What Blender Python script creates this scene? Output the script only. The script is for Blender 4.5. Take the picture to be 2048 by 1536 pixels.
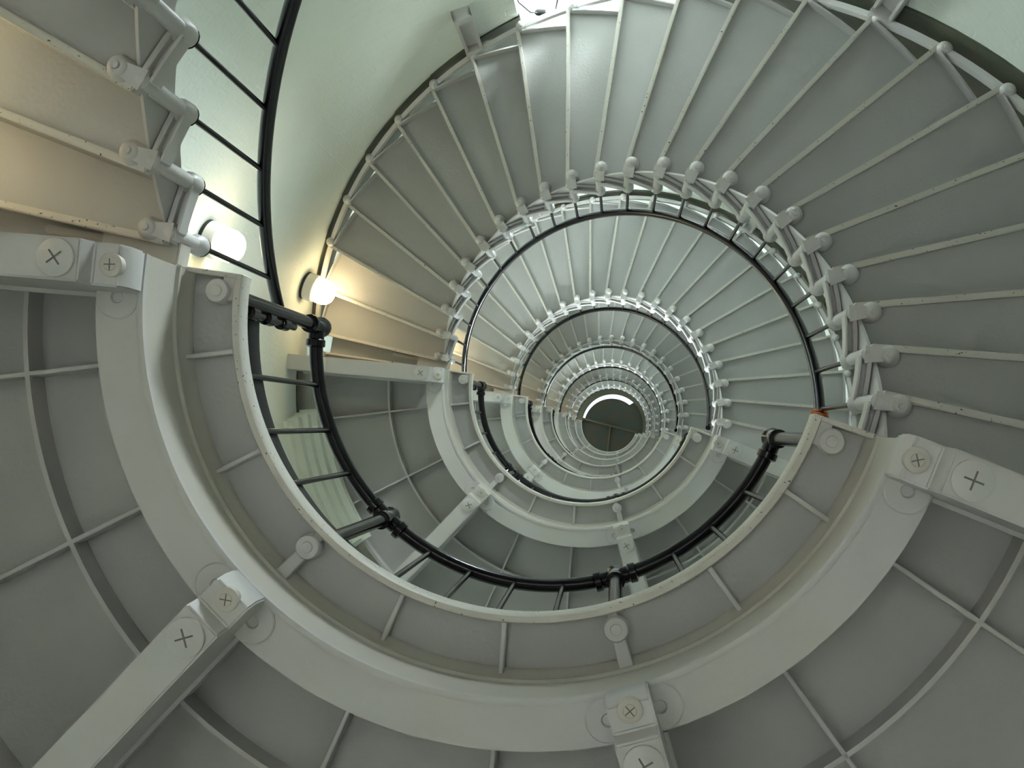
import bpy, bmesh, math, random
from math import sin, cos, pi, radians as rad
from mathutils import Matrix, Vector

for o in list(bpy.data.objects):
    bpy.data.objects.remove(o)
sc = bpy.context.scene
COL = sc.collection

# ------------------------------------------------------------------ camera
cd = bpy.data.cameras.new('camera')
cam = bpy.data.objects.new('camera', cd)
COL.objects.link(cam)
cd.sensor_fit = 'HORIZONTAL'
cd.sensor_width = 36.0
cd.lens = 2199.243 * 36.0 / 2048.0
cd.clip_start = 0.02
ca, sa, cb, sb = cos(-.046698), sin(-.046698), cos(.095567), sin(.095567)
Rx = Matrix(((1, 0, 0), (0, ca, -sa), (0, sa, ca)))
Ry = Matrix(((cb, 0, sb), (0, 1, 0), (-sb, 0, cb)))
Rw = (Rx @ Ry).transposed() @ Matrix(((1, 0, 0), (0, -1, 0), (0, 0, -1)))
cam.matrix_world = Matrix.Translation((.19646, .26289, 0)) @ Rw.to_4x4()
sc.camera = cam

# ------------------------------------------------------------------ world, daylight, exposure
sc.view_settings.view_transform = 'Standard'
sc.view_settings.look = 'None'
sc.view_settings.gamma = 1.0
sc.view_settings.use_curve_mapping = False
sc.view_settings.exposure = 1.72
wd = bpy.data.worlds.new('sky')
sc.world = wd
wd.use_nodes = True
bg = wd.node_tree.nodes['Background']
wn = wd.node_tree
wt = wn.nodes.new('ShaderNodeTexCoord')
ws = wn.nodes.new('ShaderNodeSeparateXYZ')
wr = wn.nodes.new('ShaderNodeValToRGB')          # overcast sky above, darker ground below the horizon
wr.color_ramp.elements[0].position = .49
wr.color_ramp.elements[0].color = (.16, .18, .14, 1)
wr.color_ramp.elements[1].position = .53
wr.color_ramp.elements[1].color = (.80, .92, 1.0, 1)
wm = wn.nodes.new('ShaderNodeMath'); wm.operation = 'MULTIPLY_ADD'
wm.inputs[1].default_value = .5; wm.inputs[2].default_value = .5
wn.links.new(wt.outputs['Generated'], ws.inputs[0])
wn.links.new(ws.outputs['Z'], wm.inputs[0])
wn.links.new(wm.outputs[0], wr.inputs['Fac'])
wn.links.new(wr.outputs['Color'], bg.inputs[0])
bg.inputs[1].default_value = .5

ZL, H = 2.463, 3.982            # height of the nearest landing, storey height
RW = 1.66                       # inner radius of the tower
NL = 7                          # landings in view
WIN_T = (-98.5, -73.0)          # window opening, degrees round the tower
WIN_Z = (0.55, 2.90)            # its height above the landing below

WIN_K = (-2, 0, 2, 4, 6)        # storeys with the window beside the flight; lowest one added out of view
LWIN_K = (1, 3, 5)              # storeys with the window over the landing
LWIN_T = (84.0, 106.0)
LWIN_Z = (0.60, 2.20)
DAY_POWER = 190.0
def daylight(t, z, dx, turn, power, col):
    """patch of sky outside a window, facing down into it"""
    l = bpy.data.lights.new('window_daylight', 'AREA')
    l.shape = 'RECTANGLE'
    l.size = 1.2
    l.size_y = 1.4
    l.energy = power
    l.spread = rad(165)
    l.color = col
    o = bpy.data.objects.new('window_daylight', l)
    COL.objects.link(o)
    t = rad(t)
    r = RW + 1.0
    o.location = (r * cos(t) + dx, r * sin(t), z + .35)
    d = Vector((-cos(t) + turn, -sin(t), -.45))
    o.rotation_euler = d.to_track_quat('-Z', 'Z').to_euler()
for k in WIN_K:
    c_ = (1.0, .945, .955) if k < 0 else (.86, .97, .98)  # added lowest window: unseen, warmed and boosted to fill undersides from below
    daylight(sum(WIN_T) / 2, ZL + k * H + sum(WIN_Z) / 2, 1.05, -.75, DAY_POWER * (3.0 if k < 0 else 1.0), c_)

for k in LWIN_K:
    daylight(sum(LWIN_T) / 2, ZL + k * H + sum(LWIN_Z) / 2, 0, 0, DAY_POWER * .9, (.86, .97, .98))

# ------------------------------------------------------------------ materials
def mat(name, c, rough=.5, var=0., scale=3., tint2=None, bump=0., bscale=60., spec=.5, specks=0., metal=0.):
    m = bpy.data.materials.new(name)
    m.use_nodes = True
    nt = m.node_tree
    b = nt.nodes['Principled BSDF']
    b.inputs['Base Color'].default_value = (*c, 1)
    b.inputs['Roughness'].default_value = rough
    b.inputs['Specular IOR Level'].default_value = spec
    b.inputs['Metallic'].default_value = metal
    tc = nt.nodes.new('ShaderNodeTexCoord')
    out = None
    if var or tint2:
        n = nt.nodes.new('ShaderNodeTexNoise')
        n.inputs['Scale'].default_value = scale
        n.inputs['Detail'].default_value = 5
        nt.links.new(tc.outputs['Object'], n.inputs['Vector'])
        r = nt.nodes.new('ShaderNodeValToRGB')
        r.color_ramp.elements[0].position = .35
        r.color_ramp.elements[1].position = .65
        c2 = tint2 or tuple(min(1, x * (1 - var)) for x in c)
        r.color_ramp.elements[0].color = (*c, 1)
        r.color_ramp.elements[1].color = (*c2, 1)
        nt.links.new(n.outputs['Fac'], r.inputs['Fac'])
        out = r.outputs['Color']
    if specks:
        n2 = nt.nodes.new('ShaderNodeTexNoise')
        n2.inputs['Scale'].default_value = 120
        n2.inputs['Detail'].default_value = 2
        nt.links.new(tc.outputs['Object'], n2.inputs['Vector'])
        r2 = nt.nodes.new('ShaderNodeValToRGB')
        r2.color_ramp.elements[0].position = specks
        r2.color_ramp.elements[0].color = (0, 0, 0, 1)
        r2.color_ramp.elements[1].position = specks + .03
        r2.color_ramp.elements[1].color = (1, 1, 1, 1)
        nt.links.new(n2.outputs['Fac'], r2.inputs['Fac'])
        mx = nt.nodes.new('ShaderNodeMixRGB')
        nt.links.new(r2.outputs['Color'], mx.inputs[0])
        if out:
            nt.links.new(out, mx.inputs[1])
        else:
            mx.inputs[1].default_value = (*c, 1)
        mx.inputs[2].default_value = (.05, .028, .018, 1)
        out = mx.outputs[0]
    if out:
        nt.links.new(out, b.inputs['Base Color'])
    if bump:
        n3 = nt.nodes.new('ShaderNodeTexNoise')
        n3.inputs['Scale'].default_value = bscale
        n3.inputs['Detail'].default_value = 4
        nt.links.new(tc.outputs['Object'], n3.inputs['Vector'])
        bp = nt.nodes.new('ShaderNodeBump')
        bp.inputs['Strength'].default_value = bump
        bp.inputs['Distance'].default_value = .004
        nt.links.new(n3.outputs['Fac'], bp.inputs['Height'])
        nt.links.new(bp.outputs['Normal'], b.inputs['Normal'])
    return m

M = {}
M['panel'] = mat('shaded_iron_paint', (.43, .43, .42), .55, .06, 4, bump=.25, bscale=90)  # same iron paint, with the shade of recessed undersides put into the colour
M['white'] = mat('white_iron_paint', (.55, .545, .555), .45, 0, 3.5, tint2=(.55, .53, .505), bump=.15, bscale=80)
M['cream'] = mat('cream_iron_paint', (.55, .515, .455), .45, 0, 3, tint2=(.53, .51, .47), bump=.15, bscale=70)
M['edge'] = mat('rust_spotted_paint', (.60, .575, .51), .45, 0, 3, tint2=(.58, .56, .52), bump=.15, bscale=70, specks=.68)
M['black'] = mat('black_gloss_paint', (.007, .006, .008), .17, bump=.12, bscale=40, spec=.28)
M['matt'] = mat('black_matt_paint', (.008, .008, .009), .5, spec=.2)
M['wall'] = mat('whitewashed_brick', (.75, .80, .745), .60, .05, 2.0, bump=.0)
M['corbel'] = mat('whitewashed_corbel', (.74, .78, .70), .6, .08, 5, bump=.3, bscale=40)
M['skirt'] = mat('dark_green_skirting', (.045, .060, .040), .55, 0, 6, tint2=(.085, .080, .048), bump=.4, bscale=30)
M['slot'] = mat('bolt_groove_shade', (.16, .15, .14), .7)  # recess shade of the engraved cross, painted on thin bars
M['porcelain'] = mat('white_porcelain', (.78, .77, .74), .25)
M['gasket'] = mat('black_rubber', (.02, .02, .02), .6)
M['orange'] = mat('orange_twine', (.62, .16, .03), .6, bump=.5, bscale=120)
M['ceil'] = mat('dark_green_ceiling', (.050, .062, .052), .6, 0, 3, tint2=(.075, .060, .035))
M['rim'] = mat('brown_ceiling_rim', (.14, .105, .06), .6, 0, 4, tint2=(.10, .11, .075))
M['floor'] = mat('grey_stone_floor', (.5, .5, .48), .7, .2, 2)
M['sill'] = mat('dimmed_sill', (.30, .30, .28), .7, .2, 4)  # sill out of view, greyed to cut daylight bounced onto the treads
M['frame'] = mat('window_frame_paint', (.75, .78, .76), .4)

# whitewashed brickwork relief: courses in cylindrical coordinates
def brick_relief(m):
    nt = m.node_tree
    b = nt.nodes['Principled BSDF']
    tc = nt.nodes.new('ShaderNodeTexCoord')
    sp = nt.nodes.new('ShaderNodeSeparateXYZ')
    nt.links.new(tc.outputs['Object'], sp.inputs[0])
    at = nt.nodes.new('ShaderNodeMath'); at.operation = 'ARCTAN2'
    nt.links.new(sp.outputs['Y'], at.inputs[0]); nt.links.new(sp.outputs['X'], at.inputs[1])
    mu = nt.nodes.new('ShaderNodeMath'); mu.operation = 'MULTIPLY'; mu.inputs[1].default_value = RW
    nt.links.new(at.outputs[0], mu.inputs[0])
    cb_ = nt.nodes.new('ShaderNodeCombineXYZ')
    nt.links.new(mu.outputs[0], cb_.inputs[0]); nt.links.new(sp.outputs['Z'], cb_.inputs[1])
    br = nt.nodes.new('ShaderNodeTexBrick')
    br.inputs['Scale'].default_value = 1.0
    br.inputs['Brick Width'].default_value = .215
    br.inputs['Row Height'].default_value = .075
    br.inputs['Mortar Size'].default_value = .006
    br.inputs['Mortar Smooth'].default_value = .6
    br.inputs['Color1'].default_value = (1, 1, 1, 1)
    br.inputs['Color2'].default_value = (.9, .9, .9, 1)
    br.inputs['Mortar'].default_value = (0, 0, 0, 1)
    nt.links.new(cb_.outputs[0], br.inputs['Vector'])
    n3 = nt.nodes.new('ShaderNodeTexNoise')
    n3.inputs['Scale'].default_value = 45
    nt.links.new(tc.outputs['Object'], n3.inputs['Vector'])
    ad = nt.nodes.new('ShaderNodeMath'); ad.operation = 'MULTIPLY_ADD'; ad.inputs[1].default_value = .35
    nt.links.new(br.outputs['Color'], ad.inputs[0]); nt.links.new(n3.outputs['Fac'], ad.inputs[2])
    bp = nt.nodes.new('ShaderNodeBump')
    bp.inputs['Strength'].default_value = .35
    bp.inputs['Distance'].default_value = .006
    nt.links.new(ad.outputs[0], bp.inputs['Height'])
    nt.links.new(bp.outputs['Normal'], b.inputs['Normal'])
brick_relief(M['wall'])

def emit(name, c, s):
    m = bpy.data.materials.new(name)
    m.use_nodes = True
    b = m.node_tree.nodes['Principled BSDF']
    b.inputs['Base Color'].default_value = (.9, .88, .82, 1)
    b.inputs['Emission Color'].default_value = (*c, 1)
    b.inputs['Emission Strength'].default_value = s
    return m
M['globe'] = emit('lit_glass_globe', (1.0, .78, .42), 6.5)

# ------------------------------------------------------------------ mesh builder
def P(r, t, z):
    """cylindrical point, t in degrees"""
    return (r * cos(rad(t)), r * sin(rad(t)), z)

class MB:
    def __init__(s):
        s.v, s.f = [], []
    def add(s, vs, fs):
        n = len(s.v)
        s.v += [tuple(v) for v in vs]
        s.f += [tuple(i + n for i in f) for f in fs]
        return s
    def sweep(s, prof, t0, t1, n=None, slope=0.):
        """closed (r,z) profile turned from t0 to t1 degrees; slope = rise over the whole turn"""
        n = n or max(1, int(abs(t1 - t0) / 2.5))
        k = len(prof)
        vs, fs = [], []
        for i in range(n + 1):
            t = t0 + (t1 - t0) * i / n
            for r, z in prof:
                vs.append(P(r, t, z + slope * i / n))
        for i in range(n):
            for j in range(k):
                a, b = i * k + j, i * k + (j + 1) % k
                fs.append((a, b, b + k, a + k))
        fs.append(tuple(range(k)))
        fs.append(tuple(n * k + j for j in range(k))[::-1])
        return s.add(vs, fs)
    def sector(s, r0, r1, z0, z1, t0, t1, n=None, slope=0.):
        return s.sweep([(r0, z0), (r1, z0), (r1, z1), (r0, z1)], t0, t1, n, slope)
    def spoke(s, t, prof, w0, w1=None):
        """(r,z) profile extruded to a constant width across the radial direction t"""
        w1 = w0 if w1 is None else w1
        k = len(prof)
        ra = [r for r, z in prof]
        lo, hi = min(ra), max(ra)
        c, q = cos(rad(t)), sin(rad(t))
        vs = []
        for sg in (-1, 1):
            for r, z in prof:
                w = (w0 + (w1 - w0) * ((r - lo) / (hi - lo) if hi > lo else 0)) / 2 * sg
                vs.append((r * c - w * q, r * q + w * c, z))
        fs = [(j, (j + 1) % k, k + (j + 1) % k, k + j) for j in range(k)]
        fs += [tuple(range(k))[::-1], tuple(range(k, 2 * k))]
        return s.add(vs, fs)
    def bar(s, t, r0, r1, z0, z1, w, off=0.):
        c, q = cos(rad(t)), sin(rad(t))
        vs = []
        for z in (z0, z1):
            for r, u in ((r0, -w / 2), (r1, -w / 2), (r1, w / 2), (r0, w / 2)):
                vs.append((r * c - (u + off) * q, r * q + (u + off) * c, z))
        return s.add(vs, [(0, 3, 2, 1), (4, 5, 6, 7), (0, 1, 5, 4), (1, 2, 6, 5), (2, 3, 7, 6), (3, 0, 4, 7)])
    def cone(s, a, b, ra, rb=None, n=14):
        rb = ra if rb is None else rb
        a, b = Vector(a), Vector(b)
        d = (b - a).normalized()
        x = d.orthogonal().normalized()
        y = d.cross(x)
        vs = []
        for p, r in ((a, ra), (b, rb)):
            for i in range(n):
                t = 2 * pi * i / n
                vs.append(p + r * (cos(t) * x + sin(t) * y))
        fs = [(i, (i + 1) % n, n + (i + 1) % n, n + i) for i in range(n)]
        fs += [tuple(range(n))[::-1], tuple(range(n, 2 * n))]
        return s.add(vs, fs)
    def lathe(s, a, d, prof, n=18):
        """profile of (distance along d, radius) turned about the axis a + d"""
        a, d = Vector(a), Vector(d).normalized()
        x = d.orthogonal().normalized()
        y = d.cross(x)
        vs, fs = [], []
        k = len(prof)
        for h, r in prof:
            for i in range(n):
                t = 2 * pi * i / n
                vs.append(a + d * h + max(r, 1e-5) * (cos(t) * x + sin(t) * y))
        for j in range(k - 1):
            for i in range(n):
                fs.append((j * n + i, j * n + (i + 1) % n, (j + 1) * n + (i + 1) % n, (j + 1) * n + i))
        fs.append(tuple(range(n))[::-1])
        fs.append(tuple((k - 1) * n + i for i in range(n)))
        return s.add(vs, fs)
    def ball(s, c, r, n=14):
        k = 8
        return s.lathe((c[0], c[1], c[2] - r), (0, 0, 1), [(r - r * cos(pi * j / k), r * sin(pi * j / k)) for j in range(k + 1)], n)
    def tube(s, pts, r, n=10):
        pts = [Vector(p) for p in pts]
        vs, fs = [], []
        up = None
        for i, p in enumerate(pts):
            d = (pts[min(i + 1, len(pts) - 1)] - pts[max(i - 1, 0)]).normalized()
            if up is None:
                up = d.orthogonal().normalized()
            x = (up - d * up.dot(d)).normalized()
            up = x
            y = d.cross(x)
            for j in range(n):
                t = 2 * pi * j / n
                vs.append(p + r * (cos(t) * x + sin(t) * y))
        for i in range(len(pts) - 1):
            for j in range(n):
                fs.append((i * n + j, i * n + (j + 1) % n, (i + 1) * n + (j + 1) % n, (i + 1) * n + j))
        fs.append(tuple(range(n))[::-1])
        fs.append(tuple((len(pts) - 1) * n + j for j in range(n)))
        return s.add(vs, fs)
    def build(s, name, m, parent=None, bevel=0., seg=2, smooth=40):
        me = bpy.data.meshes.new(name)
        bm = bmesh.new()
        bv = [bm.verts.new(v) for v in s.v]
        for f in s.f:
            try:
                bm.faces.new([bv[i] for i in f])
            except ValueError:
                pass
        bmesh.ops.recalc_face_normals(bm, faces=bm.faces)
        if bevel:
            es = [e for e in bm.edges if len(e.link_faces) == 2 and e.calc_face_angle(0) > rad(50)]
            bmesh.ops.bevel(bm, geom=es, offset=bevel, segments=seg, affect='EDGES', clamp_overlap=True)
        bm.to_mesh(me)
        bm.free()
        for pl in me.polygons:
            pl.use_smooth = True
        me.set_sharp_from_angle(angle=rad(smooth))
        me.materials.append(M[m])
        o = bpy.data.objects.new(name, me)
        COL.objects.link(o)
        o.parent = parent
        return o

def tag(o, label=None, cat=None, group=None, kind=None):
    if label: o['label'] = label
    if cat: o['category'] = cat
    if group: o['group'] = group
    if kind: o['kind'] = kind
    return o
def empty(name, loc=(0, 0, 0)):
    o = bpy.data.objects.new(name, None)
    o.empty_display_size = .1
    o.location = loc
    COL.objects.link(o)
    return o
kids = {}
def copy_tree(o, parent=None):
    c = o.copy()
    COL.objects.link(c)
    if parent:
        c.parent = parent
    for ch in list(o.children):
        copy_tree(ch, c)
    return c

# ------------------------------------------------------------------ setting: wall, skirting, ceiling, floor
ZTOP = ZL + 7 * H
ZBOT = -5.6
def build_wall():
    mb = MB()
    wins = []
    for k in WIN_K:
        wins.append((*WIN_T, ZL + k * H + WIN_Z[0], ZL + k * H + WIN_Z[1]))
    for k in LWIN_K:
        wins.append((*LWIN_T, ZL + k * H + LWIN_Z[0], ZL + k * H + LWIN_Z[1]))
    zs = {ZBOT, ZTOP + .6}
    for w in wins:
        zs |= {w[2], w[3]}
    z = ZBOT
    while z < ZTOP:
        z += .8
        zs.add(min(z, ZTOP))
    zs = sorted(zs)
    ts = sorted({*WIN_T, *LWIN_T} | {-180 + 3.0 * i for i in range(121)})
    idx = {}
    vs = []
    for i, t in enumerate(ts):
        for j, z in enumerate(zs):
            idx[i, j] = len(vs)
            vs.append(P(RW, t, z))
    fs = []
    for i in range(len(ts) - 1):
        for j in range(len(zs) - 1):
            tm, zm = (ts[i] + ts[i + 1]) / 2, (zs[j] + zs[j + 1]) / 2
            if any(ta < tm < tb and a < zm < b for ta, tb, a, b in wins):
                continue
            fs.append((idx[i, j], idx[i, j + 1], idx[i + 1, j + 1], idx[i + 1, j]))
    me = bpy.data.meshes.new('wall_round')
    me.from_pydata(vs, [], fs)
    for pl in me.polygons: pl.use_smooth = True
    me.materials.append(M['wall'])
    o = bpy.data.objects.new('wall_round', me)
    COL.objects.link(o)
    tag(o, kind='structure')
    for n, (ta, tb, a, b) in enumerate(wins):
        # reveal of the opening: jambs, sill and head, running out through the wall
        r0, r1 = RW, RW + .46
        n_t = 8
        sl = MB()
        sl.sector(r0, r1, a - .03, a, ta, tb, n_t)
        tag(sl.build('trim_%d' % (n + 80), 'sill'), kind='structure')
        rv = MB()
        rv.sector(r0, r1, b, b + .03, ta - 1, tb + 1, n_t)
        rv.sector(r0, r1, a - .03, b + .03, ta - 1, ta, 1)
        rv.sector(r0, r1, a - .03, b + .03, tb, tb + 1, 1)
        tag(rv.build('trim_%d' % (n + 1), 'wall'), kind='structure')
        fr = MB()
        rf0, rf1 = RW + .40, RW + .45
        for (za, zb) in ((a, a + .05), (b - .05, b), ((a + b) / 2 - .02, (a + b) / 2 + .02)):
            fr.sector(rf0, rf1, za, zb, ta, tb, n_t)
        tm = (ta + tb) / 2
        for (t0, t1) in ((ta, ta + 1.3), (tm - .5, tm + .5), (tb - 1.3, tb)):
            fr.sector(rf0, rf1, a, b, t0, t1, 1)
        tag(fr.build('window_%d' % (n + 1), 'frame'), kind='structure')
build_wall()

KZ0, DZ = .1157, .1778
def kz(k): return KZ0 + DZ * k
def kt(k): return 13.14 - 8.565 * k

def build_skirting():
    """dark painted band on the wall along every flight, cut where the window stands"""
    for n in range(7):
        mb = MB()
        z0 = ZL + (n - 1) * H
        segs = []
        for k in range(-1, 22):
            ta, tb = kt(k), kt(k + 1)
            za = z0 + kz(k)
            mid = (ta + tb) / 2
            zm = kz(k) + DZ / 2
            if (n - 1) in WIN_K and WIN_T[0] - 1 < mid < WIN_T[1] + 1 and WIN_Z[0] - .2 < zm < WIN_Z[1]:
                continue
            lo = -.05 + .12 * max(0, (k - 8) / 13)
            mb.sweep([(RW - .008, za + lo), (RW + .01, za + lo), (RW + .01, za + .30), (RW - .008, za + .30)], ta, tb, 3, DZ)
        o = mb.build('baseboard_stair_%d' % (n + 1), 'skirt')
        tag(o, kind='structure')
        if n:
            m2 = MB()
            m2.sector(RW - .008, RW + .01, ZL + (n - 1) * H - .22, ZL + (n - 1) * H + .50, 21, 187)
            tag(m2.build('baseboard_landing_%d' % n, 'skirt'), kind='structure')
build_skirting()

mb = MB()
mb.lathe((0, 0, ZBOT - .1), (0, 0, 1), [(0, RW + .3), (.1, RW + .3)], 48)
tag(mb.build('floor', 'floor'), kind='structure')

# stepped brick corbel carrying the wall side of each landing
for n in range(NL):
    mb = MB()
    zb = ZL + n * H - .115
    for i in range(5):
        mb.sector(1.495 + .034 * i, RW + .01, zb - .075 * (i + 1), zb - .075 * i, 145.5 + .6 * i, 176.0 - .6 * i)
    o = mb.build('trim_%d' % (20 + n), 'corbel')
    tag(o, kind='structure')

# watch-room ceiling at the head of the stair
def build_ceiling():
    mb = MB()
    # brown rim round the opening
    n = 72
    vs, fs = [], []
    c0, r0 = (.062, -.03), .835
    for zz in (ZTOP - .02, ZTOP + .10):
        for i in range(n):
            t = 2 * pi * i / n
            vs.append((c0[0] + r0 * cos(t), c0[1] + r0 * sin(t), zz))
            vs.append(((RW + .02) * cos(t), (RW + .02) * sin(t), zz))
    for i in range(n):
        a, b = 2 * i, 2 * ((i + 1) % n)
        fs.append((a, b, b + 1, a + 1))
        fs.append((a + 2 * n, a + 1 + 2 * n, b + 1 + 2 * n, b + 2 * n))
        fs.append((a, a + 2 * n, b + 2 * n, b))
    mb.add(vs, fs)
    tag(mb.build('ceiling', 'rim'), kind='structure')
    # dark boarded disc above it; between the two an open arc of daylight
    mb = MB()
    c1, r1 = (.0365, .0104), .762
    vs, fs = [], []
    for zz in (ZTOP + .0, ZTOP + .06):
        vs.append((c1[0], c1[1], zz))
        for i in range(n):
            t = 2 * pi * i / n
            d = math.degrees(t)
            d = d - 360 if d > 180 else d
            open_ = -166 < d < -47
            R_ = r1 if open_ else 1.0
            vs.append((c1[0] + R_ * cos(t), c1[1] + R_ * sin(t), zz + (0 if True else 0)))
    m = n + 1
    for i in range(n):
        a, b = 1 + i, 1 + (i + 1) % n
        fs.append((0, b, a)); fs.append((m, m + a, m + b)); fs.append((a, b, m + b, m + a))
    vs = [(x, y, z + .12) for x, y, z in vs]
    mb.add(vs, fs)
    tag(mb.build('ceiling_boards', 'ceil'), kind='structure')
    mb = MB()
    c, q = cos(rad(15)), sin(rad(15))
    for (a, b, w, zz) in (((-.82, -.22), (.86, .22), .05, ZTOP + .02),):
        d = (Vector((*b, 0)) - Vector((*a, 0)))
        d.normalize(); nrm = Vector((-d.y, d.x, 0)) * w / 2
        pa, pb = Vector((*a, zz)), Vector((*b, zz))
        vs = [pa - nrm, pb - nrm, pb + nrm, pa + nrm]
        vs += [v + Vector((0, 0, .10)) for v in vs]
        mb.add(vs, [(0, 3, 2, 1), (4, 5, 6, 7), (0, 1, 5, 4), (1, 2, 6, 5), (2, 3, 7, 6), (3, 0, 4, 7)])
    mb.bar(97, .02, .84, ZTOP + .03, ZTOP + .12, .035)
    tag(mb.build('trim_60', 'rim'), kind='structure')
build_ceiling()

# ------------------------------------------------------------------ stair flight
R_IN, R_OUT = .832, 1.60
def half_width_deg(w, r): return math.degrees(w / r)

def build_flight():
    root = empty('stair_flight')
    for k in range(22):
        tb, tf = kt(k), kt(k - 1)          # back and front edge of this tread
        z = kz(k)
        c = MB()
        # tread plate, its nosing running out over the riser below
        nose = .018
        k2 = []
        def edge(t, off, r):
            return (r * cos(rad(t)) - off * sin(rad(t)), r * sin(rad(t)) + off * cos(rad(t)))
        n = 4
        vs = []
        for zz in (z + .042, z + .058):
            for (t, off) in ((tb, -.024), (tf, nose - .02)):
                for i in range(n + 1):
                    r = R_IN + (R_OUT - R_IN) * i / n
                    x, y = edge(t, off, r)
                    vs.append((x, y, zz))
        m = n + 1
        fs = []
        for i in range(n):
            fs.append((i, i + 1, m + i + 1, m + i))
            fs.append((2 * m + i, 3 * m + i, 3 * m + i + 1, 2 * m + i + 1))
            fs.append((i, 2 * m + i, 2 * m + i + 1, i + 1))
            fs.append((m + i, m + i + 1, 3 * m + i + 1, 3 * m + i))
        fs.append((0, m, 3 * m, 2 * m)); fs.append((n, 2 * m + n, 3 * m + n, m + n))
        c.add(vs, fs)
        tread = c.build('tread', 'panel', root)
        # riser standing on the back of the tread
        c = MB()
        c.bar(tb, R_IN, R_OUT, z + .055, z + .058 + (DZ if k < 21 else .135) - .014, .010, -.02)
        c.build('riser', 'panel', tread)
        # lighter bolted flange under the riser
        c = MB()
        c.bar(tb, R_IN - .01, R_OUT + .012, z + .012, z + .046, .017, -.02)
        c.build('riser_flange', 'edge', tread, .003)
        # inner end: skirt plate, slotted bar along the tread edge, upright tube and its collar
        c = MB()
        rise = (DZ if k < 21 else .135)
        m4 = 4
        vs = []
        for r in (.826, .834):
            for i in range(m4 + 1):
                u = i / m4
                t = tf + (tb - tf) * u
                vs.append(P(r, t, z - DZ * (1 - u) + .035))
                vs.append(P(r, t, z + .045 + (rise - .03) * u))
        q = 2 * (m4 + 1)
        fs = []
        for i in range(m4):
            a = 2 * i
            fs += [(a, a + 1, a + 3, a + 2), (q + a, q + a + 2, q + a + 3, q + a + 1),
                   (a + 1, q + a + 1, q + a + 3, a + 3), (a, a + 2, q + a + 2, q + a)]
        fs += [(0, q, q + 1, 1), (q - 2, q - 1, 2 * q - 1, 2 * q - 2)]
        c.add(vs, fs)
        c.build('skirt_plate', 'white', tread, .0)
        c = MB()
        c.sweep([(.792, z + .006), (.799, z + .006), (.799, z + .026), (.812, z + .026), (.812, z + .006),
                 (.824, z + .006), (.824, z + .052), (.792, z + .052)], tb + .3, tf - .3, 5)
        c.build('slotted_bar', 'white', tread, .002, 1)
        c = MB()
        top = z + .058 + (DZ if k < 21 else .135)
        p0, p1 = P(.812, tb, z + .004), P(.812, tb, top)
        c.cone(p0, p1, .017, None, 14)
        c.lathe(p0, (0, 0, -1), [(-.01, .017), (0, .016), (.008, .010), (.010, 0.0001)], 14)
        c.lathe(P(.812, tb, top - .052), (0, 0, 1), [(0, .017), (.012, .024), (.044, .025), (.052, .022), (.056, .012)], 16)
        # lug back to the bolt
        c.spoke(tb, [(.803, z - .004), (.868, z - .004), (.875, z + .04), (.803, z + .04)], .044, .022)
        c.build('baluster_socket', 'white', tread)
        # bolts
        for r, rr, nm in ((.862, .0225, 'bolt'), (1.612, .022, 'bolt')):
            c = MB()
            c.lathe(P(r, tb, z + .045), (0, 0, -1), [(0, rr * 1.25), (.036, rr * 1.2), (.042, rr), (.048, rr * .95), (.055, rr * .6), (.056, rr * .40), (.062, rr * .36), (.064, .0001)], 16)
            c.build('bolt', 'white', tread)
        # outer end: edge strip, sloping brace down to the next bolt
        c = MB()
        c.sector(1.585, 1.592, z - .005, z + .05, tb, tf, 4)
        c.sweep([(1.600, z - DZ + .010), (1.622, z - DZ + .010), (1.622, z - DZ + .045), (1.600, z - DZ + .045)], tf, tb, 5, DZ)
        c.bar(tb, 1.592, 1.612, z + .02, z + .05 + (DZ if k < 21 else .135), .020)
        c.build('outer_brace', 'white', tread)
    # brackets holding the flight to the wall
    for k in (7, 14, 0):
        c = MB()
        t = kt(k)
        z = kz(k)
        c.bar(t, 1.600, 1.650, z - .02, z + .06, .085)
        c.bar(t, 1.640, RW + .004, z - .42, z + .06, .085)
        c.bar(t, 1.612, 1.650, z - .42, z + .0, .016, -.034)
        c.bar(t, 1.612, 1.650, z - .42, z + .0, .016, .034)
        c.bar(t, 1.605, 1.650, z - .42, z - .36, .085)
        c.build('wall_bracket', 'white', root, .004)
    return root

flight_labels = [
    'nearest stair flight, pale treads filling the top left corner beside the black handrail',
    'large fan of grey treads sweeping from the nearest landing over to the wall lamps',
    'second largest fan of grey treads, seen inside the black handrail of the large fan',
    'second fan of treads above the large one, deeper in the shaft',
    'third fan of treads above the large one, third from the dark ceiling',
    'fourth fan of treads above the large one, second from the dark ceiling',
    'topmost thin fan of treads just below the bright arc in the ceiling']
F0 = build_flight()
flights = []
for i in range(7):
    f = F0 if i == 0 else copy_tree(F0)
    f.location = (0, 0, ZL + (i - 1) * H)
    tag(f, flight_labels[i], 'stairs', 'iron stair flights of the tower')
    flights.append(f)

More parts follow.
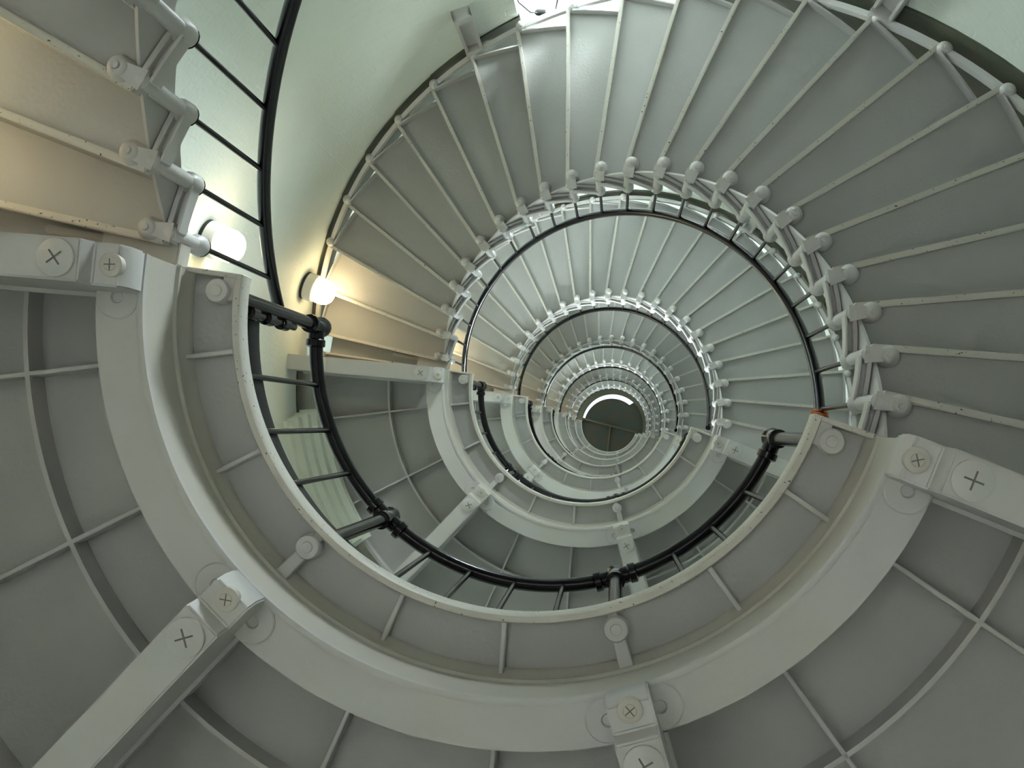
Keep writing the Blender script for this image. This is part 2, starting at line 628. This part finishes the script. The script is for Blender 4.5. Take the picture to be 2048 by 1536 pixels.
# ------------------------------------------------------------------ flight railing
def build_flight_rail():
    root = empty('stair_railing')
    RB = .814
    hz = .735
    pts = []
    for i in range(0, 89):
        k = -.25 + (21.65 + .25) * i / 88
        pts.append(P(RB - .002, kt(k), kz(k) + hz))
    c = MB()
    c.tube(pts, .0175, 14)
    c.build('handrail', 'black', root)
    for k in range(22):
        b = MB()
        foot = kz(k) + .058 + (DZ if k < 21 else .135) + .002
        b.cone(P(RB, kt(k), foot), P(RB, kt(k), kz(k) + hz), .0070, None, 10)
        b.lathe(P(RB, kt(k), foot), (0, 0, 1), [(0, .0245), (.003, .0245), (.0035, .012)], 16)
        o = b.build('baluster', 'black', root)
        b = MB()
        a = Vector(P(RB, kt(k) - 1.3, kz(k) + hz - .004))
        b.cone(P(RB + .012, kt(k) + 1.3, kz(k) + hz - .024), P(RB + .012, kt(k) + 1.3, kz(k) + hz + .0), .0065, None, 8)
        b.build('screw', 'black', o)
    return root
frail_labels = [
    'black railing of the nearest flight, long balusters against the white wall at top left',
    'black railing inside the large fan of treads, bright daylight glint on its right side',
    'black railing of the second largest fan of treads, a complete ring above its steps',
    'black railing of the second fan of treads above the large one',
    'black railing of the third fan of treads above the large one',
    'black railing of the fourth fan of treads above the large one',
    'thin black railing inside the topmost fan of treads near the ceiling']
r0 = build_flight_rail()
for i in range(7):
    f = r0 if i == 0 else copy_tree(r0)
    f.location = (0, 0, ZL + (i - 1) * H)
    tag(f, frail_labels[i], 'railing', 'stair railings of the tower')

# ------------------------------------------------------------------ landing
T0, T1 = 19.5, 188.7
BEAMS = (22.6, 74.3, 133.8, 185.3)
RIBS = (34.6, 54.4, 94.4, 114.3, 153.9, 173.8)
def screw_head(parent, pos, d, r, h, m='white'):
    c = MB()
    c.lathe(pos, d, [(-.01, r), (h - .002, r), (h, r - .003), (h, r * .55), (h + .0015, r * .5), (h + .0015, .0001)], 22)
    o = c.build('bolt_head', m, parent)
    d = Vector(d).normalized()
    pos = Vector(pos) + d * (h + .0015)
    u = Vector((d.y, -d.x, 0)) if abs(d.z) < .95 else Vector((cos(.9 + pos.x * 7), sin(.9 + pos.x * 7), 0))
    u = (u - d * u.dot(d)).normalized()
    v = d.cross(u)
    c = MB()
    for a, b in ((u, v), (v, u)):
        L, w = r * .48, r * .045
        vs = []
        for hh in (-.002, .0008):
            for sa_, sb_ in ((-1, -1), (1, -1), (1, 1), (-1, 1)):
                vs.append(pos + a * L * sa_ + b * w * sb_ + d * hh)
        c.add(vs, [(0, 3, 2, 1), (4, 5, 6, 7), (0, 1, 5, 4), (1, 2, 6, 5), (2, 3, 7, 6), (3, 0, 4, 7)])
    c.build('cross_slot', 'slot', o)
    return o

def build_landing():
    root = empty('landing')
    c = MB()
    c.sector(.66, 1.56, -.024, 0, T0, T1)
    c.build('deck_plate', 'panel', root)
    c = MB()
    c.sweep([(.654, -.054), (.657, -.058), (.670, -.058), (.673, -.054), (.673, -.02), (.668, .004), (.657, .004), (.654, 0)], T0, T1, 90)
    c.build('inner_lip', 'edge', root)
    for t in RIBS:
        c = MB()
        c.bar(t, .672, .79, -.052, -.022, .011)
        c.bar(t, .79, 1.555, -.090, -.022, .011)
        c.build('rib', 'white', root, .002, 1)
    c = MB()
    c.sector(1.137, 1.148, -.090, -.02, T0, T1)
    c.build('ring_rib', 'white', root)
    c = MB()
    c.sector(1.548, 1.565, -.09, .004, T0, T1)
    c.build('outer_lip', 'white', root)
    for t, s in ((T0, 1), (T1, -1)):
        c = MB()
        c.spoke(t + s * .25, [(.654, -.056), (1.565, -.056), (1.565, .006), (.654, .006)], .012)
        c.build('end_lip', 'edge', root, .002, 1)
    c = MB()
    c.sector(.84, 1.53, -.022, 0, T1 - .2, 193.0)
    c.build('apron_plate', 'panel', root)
    c = MB()
    c.sector(.80, .985, -.085, -.02, T1 - .1, 192.6)
    c.bar(191.0, .96, 1.15, -.04, -.02, .02)
    c.build('apron_block', 'cream', root, .004)
    # ring girder: moulded web and bottom flange
    c = MB()
    c.sweep([(.790, -.262), (.790, -.105), (.784, -.098), (.784, -.088), (.790, -.082), (.788, -.060), (.779, -.044),
             (.775, -.030), (.775, -.020), (.806, -.020), (.806, -.262)], T0 + .3, T1 - .3, 90)
    c.build('girder_web', 'cream', root, 0)
    c = MB()
    c.sweep([(.7845, -.268), (.788, -.272), (.886, -.272), (.886, -.256), (.800, -.250), (.7845, -.256)], T0 + .3, T1 - .3, 90)
    c.build('girder_flange', 'white', root)
    c = MB()
    c.sweep([(.7835, -.275), (.790, -.277), (.797, -.275), (.797, -.268), (.7835, -.268)], T0 + .3, T1 - .3, 90)
    c.build('girder_bead', 'white', root)
    # beams
    for t in BEAMS:
        c = MB()
        c.spoke(t, [(.776, -.355), (.788, -.383), (.838, -.390), (.848, -.43), (RW, -.43), (RW, -.215), (.80, -.215), (.79, -.280), (.776, -.300)], .086)
        b = c.build('beam', 'white', root, .004)
        c = MB()
        c.spoke(t, [(.90, -.222), (1.62, -.222), (1.62, -.208), (.90, -.208)], .104)
        c.spoke(t, [(.89, -.208), (1.62, -.208), (1.62, -.022), (.89, -.022)], .070)
        c.build('beam_rail', 'white', b)
        screw_head(b, P(.893, t, -.43), (0, 0, -1), .038, .010)
        screw_head(b, P(.802, t, -.383), (0, 0, -1), .024, .011, 'cream')
        for s in (-1, 1):
            tt = t + s * 3.6
            if not (T0 + 2 < tt < T1 - 2): continue
            c = MB()
            c.lathe(P(.838, tt, -.268), (0, 0, -1), [(0, .046), (.008, .046), (.0105, .043), (.0105, .014), (.005, .011), (.005, .0001)], 24)
            c.build('bolt_boss', 'white', b)
    # cantilever arms under the railing posts
    for t in BEAMS:
        c = MB()
        end = t in (BEAMS[0], BEAMS[-1])
        ta = 23.0 if t == BEAMS[0] else (185.2 if end else t)
        if end:
            s = 1 if t == BEAMS[0] else -1
            e = T0 if s > 0 else T1
            c.sector(.668, .700, -.052, -.02, e + s * .2, ta + s * 1.6, 4)
        else:
            c.spoke(ta, [(.668, -.050), (.80, -.075), (.80, -.022), (.668, -.022)], .020, .034)
        a = c.build('bracket_arm', 'white', root, .002, 1)
        c = MB()
        c.lathe(P(.707, ta, -.022), (0, 0, -1), [(0, .028), (.042, .028), (.046, .025), (.046, .013), (.050, .012), (.052, .0001)], 20)
        c.build('boss', 'white', a)
    return root
landing_labels = [
    'largest half-round iron landing seen from below, ribbed grey panels filling the bottom of the frame',
    'second half-round landing up, pale greenish ribbed underside inside the nearest black railing',
    'third half-round landing counting upward, the ring just inside the second one',
    'fourth half-round landing counting upward from the largest, deep in the shaft',
    'fifth half-round landing counting upward from the largest, a small ring',
    'sixth half-round landing counting upward, second ring from the dark ceiling',
    'topmost half-round landing, a thin grey arc round the dark ceiling']
l0 = build_landing()
for i in range(NL):
    f = l0 if i == 0 else copy_tree(l0)
    f.location = (0, 0, ZL + i * H)
    tag(f, landing_labels[i], 'landing', 'half-round iron landings of the tower')

# ------------------------------------------------------------------ landing railing
def build_landing_rail():
    root = empty('landing_railing')
    hz, rt, rb = .737, .697, .704
    PT = (23.0, 74.3, 133.5, 185.2)
    c = MB()
    c.tube([P(rt, PT[0] + (PT[3] - PT[0]) * i / 70, hz) for i in range(71)], .0205, 16)
    c.build('handrail', 'black', root)
    c = MB()
    c.sweep([(.712, .165), (.7205, .165), (.7205, .250), (.709, .250), (.7075, .245), (.7075, .172)], PT[0] - .8, PT[3] + .8, 70)
    c.build('bottom_rail', 'matt', root)
    for n, t in enumerate(PT):
        c = MB()
        a, b = Vector(P(rb, t, -.005)), Vector(P(rt, t, hz))
        c.cone(a, b, .0185, None, 16)
        p = c.build('post', 'black', root)
        d = (b - a).normalized()
        tg = Vector((-sin(rad(t)), cos(rad(t)), 0))
        c = MB()
        c.lathe(b - d * .085, d, [(0, .021), (.004, .027), (.022, .027), (.026, .022), (.05, .024), (.11, .026), (.118, .031), (.135, .030), (.15, .022), (.156, .008), (.157, .0001)], 18)
        for s in (-1, 1):
            if (n == 0 and s < 0) or (n == 3 and s > 0): continue
            c.lathe(b + tg * s * .018, tg * s, [(0, .024), (.02, .024), (.024, .029), (.042, .029), (.046, .022)], 18)
        c.build('tee_fitting', 'black', p)
    c = MB()
    c.cone(P(.706, 183.2, 0), P(.702, 183.2, .52), .011, None, 12)
    for zc in (.14, .27, .40):
        c.lathe(P(.704, 183.2, zc), (0, 0, 1), [(0, .011), (.004, .019), (.05, .019), (.054, .011)], 14)
    c.build('short_post', 'black', root)
    tops = (170.6, 159.2, 147.6, 120.0, 109.2, 98.4, 86.9, 59.6, 48.6, 37.3)
    for t in tops:
        c = MB()
        c.cone(P(.706, t - .4, .0), P(rt, t, hz), .0078, None, 10)
        o = c.build('baluster', 'black', root)
    return root
lrail_labels = [
    'black pipe railing of the largest landing, thick curved handrail on posts with tee fittings',
    'black pipe railing of the second landing, seen inside its pale lip',
    'black pipe railing of the third landing, dark ring segment on the left',
    'black pipe railing of the fourth landing up the shaft',
    'black pipe railing of the fifth landing up the shaft',
    'thin black pipe railing of the sixth landing up the shaft',
    'faint pipe railing of the topmost landing under the ceiling']
q0 = build_landing_rail()
for i in range(NL):
    f = q0 if i == 0 else copy_tree(q0)
    f.location = (0, 0, ZL + i * H)
    tag(f, lrail_labels[i], 'railing', 'pipe railings of the landings')

# ------------------------------------------------------------------ wall lamps
def build_lamp():
    root = empty('wall_lamp')
    c = MB()
    c.lathe((0, 0, 0), (-1, 0, 0), [(0, .080), (.012, .080)], 28)
    c.build('gasket', 'gasket', root)
    c = MB()
    c.lathe((-.012, 0, 0), (-1, 0, 0), [(0, .074), (.004, .079), (.05, .079), (.056, .075), (.060, .070)], 28)
    c.build('lamp_base', 'porcelain', root)
    c = MB()
    c.lathe((-.070, 0, 0), (-1, 0, 0), [(0, .070), (.030, .073), (.060, .071), (.085, .060), (.100, .044), (.108, .022), (.110, .0001)], 28)
    c.build('lamp_globe', 'globe', root)
    return root
lamp0 = build_lamp()
spots = []
for i in range(NL):
    spots.append((-159.4, ZL + i * H - .42, 'end'))
    if i: spots.append((-159.4, ZL + i * H - 1.93, 'mid'))
hid = 'round white wall lamp hidden behind the fans of treads higher up the shaft'
for n, (t, z, w) in enumerate(spots):
    o = lamp0 if n == 0 else copy_tree(lamp0)
    o.location = P(RW - .001, t, z)
    o.rotation_euler = (0, 0, rad(t))
    lv = round((z - ZL) / H + .25)
    if w == 'mid' and lv == 1: lb = 'round wall lamp crossed by a black baluster, left of the thick handrail'
    elif w == 'end' and lv == 1: lb = 'round wall lamp beside the last warm-lit treads of the large fan'
    elif w == 'end': lb = 'round wall lamp below the nearest flight, past the left edge of view' if lv == 0 else hid
    else: lb = hid
    tag(o, lb, 'lamp', 'round lamps on the tower wall')

# ------------------------------------------------------------------ small things
c = MB()
zz = ZL + 2.36
c.tube([P(1.632, -94.9, zz + .01), P(1.634, -96.4, zz - .01), P(1.636, -97.9, zz - .14), P(1.640, -97.9, zz - .50)], .0034, 6)
c.tube([P(1.634, -92.4, zz - .02), P(1.638, -91.7, zz - .16), P(1.645, -91.4, zz - .50)], .0042, 6)
c.lathe(P(1.636, -94.7, zz + .015), (1, .1, 0), [(-.030, .008), (-.020, .015), (.018, .015), (.024, .008)], 10)
tag(c.build('cable', 'gasket'), 'thin black cable hanging in the bright window at the top', 'cable')

c = MB()
for j in range(3):
    k0 = -.24 + .07 * j
    ctr = Vector(P(.812, kt(k0), ZL + kz(k0) + .735))
    tg = Vector((-sin(rad(kt(k0))), cos(rad(kt(k0))), 0))
    e1 = Vector((cos(rad(kt(k0))), sin(rad(kt(k0))), 0)); e2 = Vector((0, 0, 1))
    c.tube([ctr + (e1 * cos(a) + e2 * sin(a)) * .021 + tg * .004 * sin(a) for a in [2 * pi * i / 20 for i in range(21)]], .004, 6)
base = Vector(P(.800, kt(-.15), ZL + kz(-.15) + .735))
c.tube([base + Vector((-.012, 0, 0)), base + Vector((-.018, .012, -.01)), base + Vector((-.02, .03, -.03)), base + Vector((-.022, .05, -.06))], .004, 6)
tag(c.build('twine', 'orange'), 'orange twine tied round the lower end of a black handrail', 'twine')
